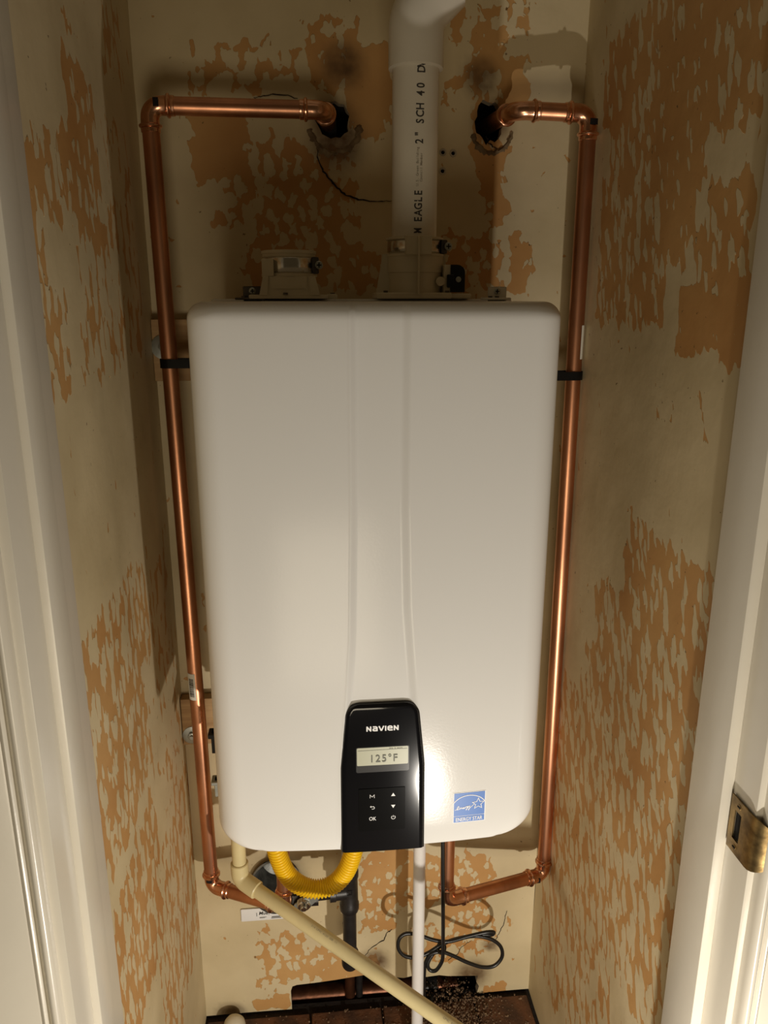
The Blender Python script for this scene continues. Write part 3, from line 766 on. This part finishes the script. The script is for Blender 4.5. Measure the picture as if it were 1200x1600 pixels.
def tagplate(p, n, up, w, h, parent):
    n = Vector(n).normalized(); up = Vector(up).normalized(); s = up.cross(n)
    b = bmesh.new(); q = Vector(p)
    def patch(w, h, off, b):
        rows = []
        for i in range(7):
            u = (i/6-.5)*w; a = u/.0125
            base = q-n*.0125+ (s*math.sin(a)+n*math.cos(a))*(.0125+off)
            rows.append((b.verts.new(base+up*h/2), b.verts.new(base-up*h/2)))
        for r0, r1 in zip(rows, rows[1:]): b.faces.new((r0[0], r1[0], r1[1], r0[1]))
    patch(w, h, .0006, b)
    o = obj('maker_mark', b, M['black_satin'], parent, 60)
    return o
YC = 1.165
# left (cold) run
cl = thing('copper_pipe_run', 'long copper pipe run on the left, from the wall hole down beside the heater', 'pipe', (-.20, YC, .366))
LT = V(-.2045, YC, 1.6265); LB = V(-.194, YC, .372); WL = V(.030, YC+.004, 1.6265)
pipe((.040, YB+.06, 1.6285), (.032, YC+.025, 1.627), cl)
press_elbow(WL, V(.08, 1, .02), V(-1, 0, 0), cl, .034, .034, .02)
pipe(WL+V(-.03, 0, 0), LT+V(.028, 0, 0), cl)
e1 = press_elbow(LT, (1, 0, 0), LB-LT, cl, .034, .034, .022)
pipe(LT+(LB-LT).normalized()*.03, LB+(LT-LB).normalized()*.03, cl)
LC = V(-.064, 1.095, .380)
press_elbow(LB, LT-LB, LC-LB, cl, .034, .038, .020)
pipe(LB+(LC-LB).normalized()*.034, LC-(LC-LB).normalized()*.02, cl)
press_elbow(LC, LB-LC, (0, 0, 1), cl, .034, .040, .018)
pipe(LC+V(0, 0, .036), (LC.x, LC.y, .70), cl)
tagplate(LT+V(.011, -.0126, .002), (0, -1, 0), (0, 0, 1), .007, .011, e1)
# label sticker on left riser
def sticker(ctr, z0, z1, a0, a1, parent, bars=True, axp=None):
    def pt(a, z, off):
        t = (z-LB.z)/(LT.z-LB.z) if axp is None else 0
        c = LB.lerp(LT, t) if axp is None else V(axp[0], axp[1], 0)
        return Vector((c.x+math.sin(a)*(RP+off), c.y-math.cos(a)*(RP+off), z))
    b = bmesh.new(); n = 8; rows = [(b.verts.new(pt(a0+(a1-a0)*k/n, z0, .0004)), b.verts.new(pt(a0+(a1-a0)*k/n, z1, .0004))) for k in range(n+1)]
    for r0, r1 in zip(rows, rows[1:]): b.faces.new((r0[0], r1[0], r1[1], r0[1]))
    o = obj('paper_sticker', b, M['label'], parent, 60, 'white barcode sticker')
    if bars:
        b = bmesh.new(); rr = random.Random(3); z = z0+.006
        am = a0+(a1-a0)*.25; an = a0+(a1-a0)*.8
        while z < z1-.010:
            h = rr.choice((.0005, .0009, .0014)); vs = [b.verts.new(pt(am+(an-am)*k/4, zz, .0007)) for zz in (z, z+h) for k in range(5)]
            for k in range(4): b.faces.new((vs[k], vs[k+1], vs[k+6], vs[k+5]))
            z += h+rr.choice((.0006, .001))
        obj('barcode', b, M['ink'], o)
tagplate(LB+V(-.003, -.0128, .020), (-.2, -1, 0), (0, 0, 1), .010, .006, bpy.data.objects['elbow_fitting.003'])
sticker(None, .745, .792, -1.15, .10, cl)
# right (hot) run
cr = thing('copper_pipe_run', 'long copper pipe run on the right, from the ragged wall hole down beside the heater', 'pipe', (.41, YC, .344))
RT = V(.4035, YC, 1.6295); RB = V(.4085, YC, .348); WR = V(.298, YC+.006, 1.632)
pipe((.279, YB+.06, 1.632), (.291, YC+.03, 1.632), cr)
press_elbow(WR, V(-.16, 1, 0), V(1, 0, 0), cr, .038, .036, .022)
pipe(WR+V(.03, 0, 0), RT+V(-.03, 0, 0), cr)
e2 = press_elbow(RT, (-1, 0, 0), RB-RT, cr, .036, .036, .022)
pipe(RT+(RB-RT).normalized()*.03, RB+(RT-RB).normalized()*.03, cr)
RC = V(.214, 1.092, .372)
e3 = press_elbow(RB, RT-RB, RC-RB, cr, .036, .040, .020)
pipe(RB+(RC-RB).normalized()*.034, RC-(RC-RB).normalized()*.034, cr)
press_elbow(RC, RB-RC, (0, 0, 1), cr, .040, .036, .020)
pipe(RC+V(0, 0, .03), (RC.x, RC.y, .70), cr)
tagplate(RT+V(.004, -.0125, -.013), (.2, -1, 0), (0, 0, 1), .012, .008, e2)
dh = (RC-RB).normalized(); tagplate(RB+dh*.014+V(0, -.0126, 0), (0, -1, 0), (0, 0, 1), .006, .010, e3)
sticker(None, 1.288, 1.338, .45, 1.5, cr, False, (RT.x*.78+RB.x*.22, YC)) 
# straps
def strap(x0, x1, z, cx, label):
    b = bmesh.new(); w = .0065; n = 26; P = []
    s = 1 if x1 > cx else -1
    for k in range(n+1):
        a = PI/2+PI*k/n; P.append((cx-s*0+(RP+.002)*math.cos(a)*s*1, YC-(RP+.002)*-math.sin(a)*1))
    pts = [(x1, YC-RP-.0012)]+[(cx+s*-(RP+.0022)*math.sin(PI*k/n), YC-(RP+.0022)*math.cos(PI*k/n)) for k in range(n+1)]+[(x1, YC+RP+.0012)]
    V0 = []
    for i, (x, y) in enumerate(pts):
        V0.append((b.verts.new((x, y, z-w)), b.verts.new((x, y, z+w))))
    for a, c in zip(V0, V0[1:]): b.faces.new((a[0], c[0], c[1], a[1]))
    bmesh.ops.solidify(b, geom=b.faces[:], thickness=-.0016)
    return tag(obj('pipe_strap', b, M['black_rubber'], None, 50), label, 'strap')
zz = 1.286; t = (zz-LB.z)/(LT.z-LB.z); strap(0, -.1285, zz, LB.lerp(LT, t).x, 'black rubber strap round the left copper pipe near the upper board')
zz = 1.263; t = (zz-RB.z)/(RT.z-RB.z); strap(1, .2835, zz, RB.lerp(RT, t).x, 'black rubber strap round the right copper pipe beside the heater')

# ------------------------------------------------------------------ mounting boards
for (z0, z1, wz, wr, lb) in ((1.255, 1.347, 1.306, .0185, 'upper pine mounting board on the back wall behind the heater top'), (.624, .712, .643, .0165, 'lower pine mounting board on the back wall behind the heater bottom')):
    t_ = thing('mounting_board', lb, 'board', (.06, 1.23, z0))
    obj('plank', BOX((XL+.001, 1.219, z0), (.33, 1.2385, z1), .0008, 1), M['wood'], t_, 40)
    wx = -.2225+.004
    b = lathe(bmesh.new(), [(0, .004), (0, wr), (.0014, wr), (.0016, wr-.0006), (.0016, .004)], (wx, 1.219, wz), (0, -1, 0), 32); obj('washer', b, M['zinc'], t_, 40)
    b = lathe(bmesh.new(), [(0, .0075), (.005, .0075), (.0056, .006), (.0056, 0)], (wx, 1.2174, wz), (0, -1, 0), 6); cyl(b, (wx, 1.212, wz), (0, -1, 0), .004, .0035, 14)
    obj('bolt', b, M['zinc'], t_, 30)
    b = BOX((.10, 1.2165, z0+.02), (.104, 1.2192, z0+.06)); obj('nail_head', b, M['dark_steel'], t_) if False else b.free()

# ------------------------------------------------------------------ cream drain pipe
dp = thing('drain_pipe', 'cream plastic drain pipe dropping from the heater then slanting across to the lower right', 'pipe', (-.13, 1.055, .47))
D0 = V(-.131, 1.058, .475); dd = (V(.176, .84, .388)-V(-.106, 1.045, .462)).normalized()
obj('pipe', sweep(bmesh.new(), [(D0.x, D0.y, .70), (D0.x, D0.y, .49)], .0111, 32), M['cpvc'], dp, 40)
pts = fillet([D0+V(0, 0, .031), D0, D0+dd*.036], .016, 10)
P = [pts[0], pts[0]-V(0, 0, .0012)]+pts[1:-1]+[pts[-1]-dd*.0012, pts[-1]]; rad = [.0128]+[.0141]*(len(P)-2)+[.0128]
obj('elbow_fitting', sweep(bmesh.new(), P, rad, 36), M['cpvc'], dp, 40)
obj('slanting_pipe', sweep(bmesh.new(), [D0+dd*.02, D0+dd*.62], .0111, 36), M['cpvc'], dp, 40)
# faint printing along the slanting pipe
ax = dd; side = ax.cross(V(0, 0, 1)).normalized(); upv = side.cross(ax).normalized()
def ondrain(s0, ang0):
    def f(x, y):
        a = ang0+y/.0113; return D0+ax*(s0+x)+(upv*math.sin(a)+side*-1*math.cos(a)*-1)*.01135 if False else D0+ax*(s0+x)+(upv*math.sin(a)+side*math.cos(a))*.01135
    return f
bm = text_bm('3/4 CPVC 4120 SDR 11', .0040, 0, ondrain(.145, math.radians(62)), mono=.0024); obj('lettering', bm, M['ink_soft'], dp)
bm = text_bm('CPVC 4120', .0040, 0, ondrain(.375, math.radians(62)), mono=.0024); obj('lettering', bm, M['ink_soft'], dp)

# ------------------------------------------------------------------ white vertical pipe
tag(obj('condensate_pipe', sweep(bmesh.new(), [(.1695, 1.118, .0), (.1695, 1.118, .70)], .0106, 32), M['pvc_white'], None, 40),
    'white vertical plastic pipe from the heater down to the floor', 'pipe')

# ------------------------------------------------------------------ yellow corrugated gas hose
gh = thing('gas_hose', 'yellow corrugated gas hose hanging in a loop under the heater', 'hose', (-.01, 1.08, .40))
P = []; ctr = (-.0085, 1.075); Rh = .0655; zc = .487; n = 260
base = [(-.081, 1.055, .700), (-.080, 1.06, .62), (-.075, 1.07, .537), (-.072, 1.07, .515), (-.065, 1.07, .487), (-.0545, 1.07, .463), (-.035, 1.07, .443), (-.010, 1.07, .434), (.018, 1.07, .440), (.039, 1.07, .464), (.051, 1.07, .497), (.055, 1.072, .521), (.056, 1.078, .560), (.055, 1.085, .600)]
base = [tuple(q) for q in spline(base, 8)]
cum = [0]
for a, b in zip(base, base[1:]): cum.append(cum[-1]+(Vector(a)-Vector(b)).length)
def at(s):
    for i in range(len(cum)-1):
        if s <= cum[i+1]: return Vector(base[i]).lerp(Vector(base[i+1]), (s-cum[i])/(cum[i+1]-cum[i]))
    return Vector(base[-1])
pitch = .0050; nn = int(cum[-1]/pitch)
pp, rr_ = [], []
for i in range(nn):
    for k in range(6):
        s = (i+k/6)*pitch; pp.append(at(s)); rr_.append(.0124+.0034*(.5+.5*math.cos(2*PI*k/6))**.7)
# smooth centre line
for _ in range(6): pp = [pp[0]]+[(pp[i-1]+pp[i]+pp[i+1])/3 for i in range(1, len(pp)-1)]+[pp[-1]]
obj('corrugated_jacket', sweep(bmesh.new(), pp, rr_, 28), M['yellow'], gh, 180)
e = Vector(base[-1])
obj('end_fitting', lathe(bmesh.new(), [(0, .0), (0, .015), (.004, .0165), (.022, .0165), (.026, .014), (.026, 0)], e+V(0, 0, -.004), (0, .0, 1), 6), M['brass'], gh, 30)
obj('inlet_fitting', lathe(bmesh.new(), [(0, .0), (0, .016), (.03, .016), (.03, 0)], (base[0][0], base[0][1], .672), (0, 0, 1), 6), M['brass'], gh, 30)

# ------------------------------------------------------------------ black iron gas pipe
ip = thing('gas_pipe', 'black iron gas pipe with a tee fitting, running down into the wall below the heater', 'pipe', (.048, 1.14, .25))
ix, iy = .0475, 1.138
obj('pipe', sweep(bmesh.new(), fillet([(ix, iy, .34), (ix, iy, .200), (ix+.004, YB+.03, .200)], .016, 8), .0122, 28), M['iron'], ip, 40)
bm = lathe(bmesh.new(), [(.325, .0120), (.326, .0162), (.330, .0172), (.340, .0172), (.343, .0158), (.394, .0152), (.397, .0168), (.408, .0168), (.411, .0155), (.411, .010)], (ix, iy, 0), (0, 0, 1), 32)
lathe(bm, [(0, .0145), (.020, .0145), (.021, .0162), (.031, .0162), (.032, .012), (.032, .0)], (ix-.004, iy-.002, .368), (-1, -.08, 0), 28)
obj('tee_fitting', bm, M['iron'], ip, 40)
bm = bmesh.new(); fq = lambda x, z: Vector((ix+x, iy-.0168, .375+z))
stroke(bm, [(-.004, .004), (.004, .0045), (.004, -.004), (-.004, -.0045), (-.004, .0)], .0012, fq); obj('cast_mark', bm, M['black_satin'], ip)
obj('riser_pipe', sweep(bmesh.new(), fillet([(ix, iy, .40), (ix, iy, .590), (ix, iy-.02, .64)], .01, 6), .0108, 24), M['iron'], ip, 40)
obj('union_nut', lathe(bmesh.new(), [(.50, 0), (.50, .017), (.53, .017), (.53, 0)], (ix, iy, 0), (0, 0, 1), 8), M['iron'], ip, 30)
obj('elbow_fitting', sweep(bmesh.new(), fillet([(ix, iy, .232), (ix, iy, .200), (ix+.001, iy+.034, .200)], .016, 8), .0155, 28), M['iron'], ip, 40)
obj('supply_pipe', sweep(bmesh.new(), [(ix-.03, iy-.004, .368), (-.052, iy-.006, .366)], .0110, 24), M['iron'], ip, 40)
gv = thing('gas_valve', 'dark gas shut-off valve with a silver lever, behind the yellow hose', 'valve', (-.02, 1.13, .34))
bm = lathe(bmesh.new(), [(0, .0), (0, .0165), (.014, .0165), (.015, .0145), (.030, .0145), (.031, .0165), (.045, .0165), (.045, 0)], (-.052, iy-.006, .366), (1, 0, 0), 8)
obj('valve_body', bm, M['iron'], gv, 30)
bm = cyl(bmesh.new(), (-.032, iy-.026, .374), (0, -1, -.2), .012, .0120, 28, .002)
cyl(bm, (-.032, iy-.037, .372), (0, -1, -.2), .006, .0062, 20, .0015)
obj('valve_cap', bm, M['steel'], gv, 40)
bm = bmesh.new(); vs = [(-.056, .356), (-.048, .374), (-.030, .386), (-.008, .391), (-.006, .383), (-.024, .366), (-.044, .352)]
f = [bm.verts.new((x, iy-.034, z)) for x, z in vs]; g = [bm.verts.new((x, iy-.031, z)) for x, z in vs]
bm.faces.new(f); bm.faces.new(g[::-1])
for k in range(len(vs)): q = (k+1) % len(vs); bm.faces.new((f[k], f[q], g[q], g[k]))
obj('lever', bm, M['zinc'], gv, 40, 'flat silver lever')

# ------------------------------------------------------------------ duct stub in the wall, tag, cord, floor pipes, debris
bm = lathe(bmesh.new(), [(-.012, .050), (-.013, .047), (0, .041), (.03, .036), (.07, .034), (.085, .0), ], (-.086, YB, .305), (0, 1, 0), 40)
for v in bm.verts: v.co.z = .305+(v.co.z-.305)*1.22
ds = obj('duct_sleeve', bm, M['duct'], None, 50); tag(ds, 'dull grey metal sleeve around a dark hole low in the back wall', 'duct')
tgp = thing('wall_label', 'white rectangular printed strip stuck low on the back wall', 'label', (-.11, YB, .235))
bm = BOX((-.156, YB-.0035, .2235), (-.068, YB-.0005, .2515), .0022, 2); obj('strip', bm, M['print_white'], tgp, 40)
bm = text_bm('Mueg', .0105, .0002, lambda x, y: Vector((-.1115+x*.95+y*.2, YB-.0039, .2375+y))); obj('lettering', bm, M['ink'], tgp)
bm = bmesh.new(); fw = lambda x, z: Vector((x, YB-.0039, z))
for a, b, z, w_ in ((-.121, -.108, .2315, .0009), (-.121, -.111, .2300, .0006), (-.098, -.082, .2310, .0018), (-.099, -.080, .2282, .0014)): stroke(bm, [(a, z), (b, z)], w_, fw)
stroke(bm, [(-.1262, .2345), (-.1262, .2425)], .0011, fw); obj('small_print', bm, M['ink'], tgp)

pc = thing('power_cord', 'black power cord hanging from the heater, bundled in loops above the floor', 'cord', (.21, 1.13, .2))
cpts = [(.197, 1.075, .70), (.2000, 1.064, .505), (.2015, 1.062, .43), (.2030, 1.064, .38), (.2080, 1.085, .31), (.2125, 1.106, .252), (.2125, 1.112, .222), (.203, 1.118, .196), (.192, 1.122, .194), (.189, 1.124, .208), (.204, 1.13, .228),
        (.226, 1.138, .237), (.262, 1.138, .245), (.290, 1.136, .250), (.307, 1.132, .252), (.310, 1.128, .261), (.295, 1.126, .264), (.262, 1.128, .256), (.227, 1.130, .246), (.200, 1.132, .250), (.172, 1.134, .262), (.150, 1.134, .267), (.137, 1.132, .259), (.135, 1.130, .240), (.146, 1.128, .224), (.168, 1.128, .218), (.190, 1.130, .224), (.214, 1.132, .238), (.240, 1.134, .246), (.275, 1.134, .250), (.305, 1.132, .243), (.325, 1.132, .224), (.329, 1.132, .200), (.315, 1.130, .183), (.292, 1.128, .184), (.262, 1.126, .200), (.236, 1.126, .217), (.214, 1.126, .228), (.195, 1.126, .225), (.185, 1.126, .208), (.183, 1.128, .18), (.185, 1.14, .12), (.192, 1.16, .06), (.205, 1.19, .025), (.212, 1.215, .012), (.218, 1.235, .010), (.225, 1.25, -.02)]
obj('cable', sweep(bmesh.new(), spline(cpts, 9), .0034, 12), M['black_rubber'], pc, 180)
obj('tie_wrap', sweep(bmesh.new(), [(.2135+.007*math.cos(a), 1.127+.012*math.sin(a), .236+.003*math.cos(a)) for a in [2*PI*k/20 for k in range(21)]], .0022, 8), M['black_rubber'], pc, 180)

op = thing('old_drain_pipes', 'old brown copper drain pipes lying in the opening at the foot of the wall', 'pipe', (.05, 1.29, .0))
pipe((-.16, 1.287, -.018), (.20, 1.287, -.020), op, .0195, 'copper_old', 'horizontal_pipe')
pipe((.235, 1.285, -.018), (.278, 1.285, -.018), op, .0185, 'copper_old', 'pipe_stub')
pipe((.052, 1.268, -.03), (.052, 1.272, .095), op, .0105, 'copper_old', 'vertical_pipe')
obj('coupling', lathe(bmesh.new(), [(-.004, .019), (0, .0208), (.03, .0208), (.034, .019)], (.205, 1.287, -.0195), (1, 0, 0), 28), M['iron'], op, 40)
pipe((.071, 1.266, -.03), (.071, 1.268, .10), op, .007, 'iron', 'vertical_rod')

# rubble
bm = bmesh.new(); rr = random.Random(9)
def chunk(x, y, z, s):
    r = bmesh.ops.create_icosphere(bm, subdivisions=1, radius=s) if s > .0035 else bmesh.ops.create_cube(bm, size=s*1.4)
    M_ = Matrix.Rotation(rr.uniform(0, 6), 3, Vector((rr.random(), rr.random(), rr.random())).normalized())
    sc = Vector((rr.uniform(.6, 1.3), rr.uniform(.6, 1.2), rr.uniform(.4, .9)))
    for v in r['verts']:
        c_ = Vector((v.co.x*sc.x, v.co.y*sc.y, v.co.z*sc.z))*rr.uniform(.8, 1.2); v.co = M_ @ c_ + Vector((x, y, z))
for k in range(2400):
    if k < 1500: x = rr.gauss(.255, .045); y = min(1.31, rr.gauss(1.20, .04)); hgt = .016*math.exp(-((x-.27)/.05)**2-((y-1.225)/.04)**2)
    else: x = rr.uniform(XL+.01, XR-.01); y = rr.uniform(.95, 1.228); hgt = 0
    if x > XR-.012 or x < XL+.012: continue
    if y > 1.235 and not (-.05 < x < .30): y = 1.225
    chunk(x, y, .0015+hgt*rr.random(), abs(rr.gauss(.0009, .0008))+.0004)
for k in range(240):
    chunk(rr.uniform(-.05, .30), rr.uniform(1.255, 1.31), -.044, abs(rr.gauss(.0016, .001))+.0005)
o = obj('plaster_debris', bm, M['grit'], None, None); o['kind'] = 'stuff'
tag(o, 'crumbled plaster grit and dust scattered over the floor tiles', 'debris')
# off-white plastic piece in the left corner
bm = lathe(bmesh.new(), [(0, 0), (.0, .016), (.002, .0185), (.010, .0180), (.018, .0150), (.0235, .0095), (.026, .004), (.0265, 0)], (0, 0, 0), (0, 0, 1), 36)
for v in bm.verts: v.co = Vector((v.co.x*1.15, v.co.y*.95, v.co.z))
bmesh.ops.rotate(bm, verts=bm.verts, cent=(0, 0, 0), matrix=Matrix.Rotation(math.radians(14), 3, 'Y'))
bmesh.ops.translate(bm, verts=bm.verts, vec=(-.178, 1.205, .0055))
lidm = mat('aged_offwhite_plastic', (.60, .53, .38), .45, var=.1)
tag(obj('plastic_dome', bm, lidm, None, 60), 'domed off-white plastic cap lying on the floor in the left corner', 'plastic piece')

# ------------------------------------------------------------------ strike plate on the right jamb
sp_ = thing('strike_plate', 'tarnished brass strike plate screwed to the right door jamb', 'strike plate', (.422, .62, .83))
bm = bmesh.new(); XF = XR+.0022; th = .0016
def prof(s):
    """s: distance from the inner edge towards the room, bends outwards past the jamb edge"""
    y = .6435-s
    if s < .034: return Vector((XF-th, y, 0))
    a = min((s-.034)/.016, 1.15); return Vector((XF-th+.016*(1-math.cos(a)), .6095-.016*math.sin(a), 0))
def zr(s):
    if s < .036: return (.8295, .8905)
    k = smooth((s-.036)/.030)
    return (.8295+.010*k, .8905-.010*k)
sl = [0, .008, .0081, .0195, .0196, .026, .034, .038, .042, .046, .050, .0535]
sl = [0, .008, .0195, .026, .034, .038, .042, .046, .050, .0535]
vz = []
for s in sl:
    lo, hi = zr(s); p = prof(s)
    vz.append([(bm.verts.new((p.x, p.y, z))) for z in (lo, .8445, .8765, hi)])
for i in range(len(sl)-1):
    for k in range(3):
        if i == 1 and k == 1: continue
        bm.faces.new((vz[i][k], vz[i+1][k], vz[i+1][k+1], vz[i][k+1]))
bmesh.ops.recalc_face_normals(bm, faces=bm.faces)
bmesh.ops.solidify(bm, geom=bm.faces[:], thickness=.0014)
obj('plate', bm, M['brass'], sp_, 35)
obj('latch_pocket', BOX((XF-.0008, .6240, .8445), (XF+.0004, .6355, .8765)), M['dark'], sp_)
for z in (.8370, .8835): 
    b = lathe(bmesh.new(), [(0, 0), (.0002, .0032), (-.0008, .0034)], (XF-th-.0016, .6295, z), (-1, 0, 0), 18); so = obj('screw', b, M['brass'], sp_, 40)
    b = BOX((XF-th-.0024, .6292-.0026, z-.0005), (XF-th-.0018, .6292+.0026, z+.0005)); obj('screw_slot', b, M['dark'], so)
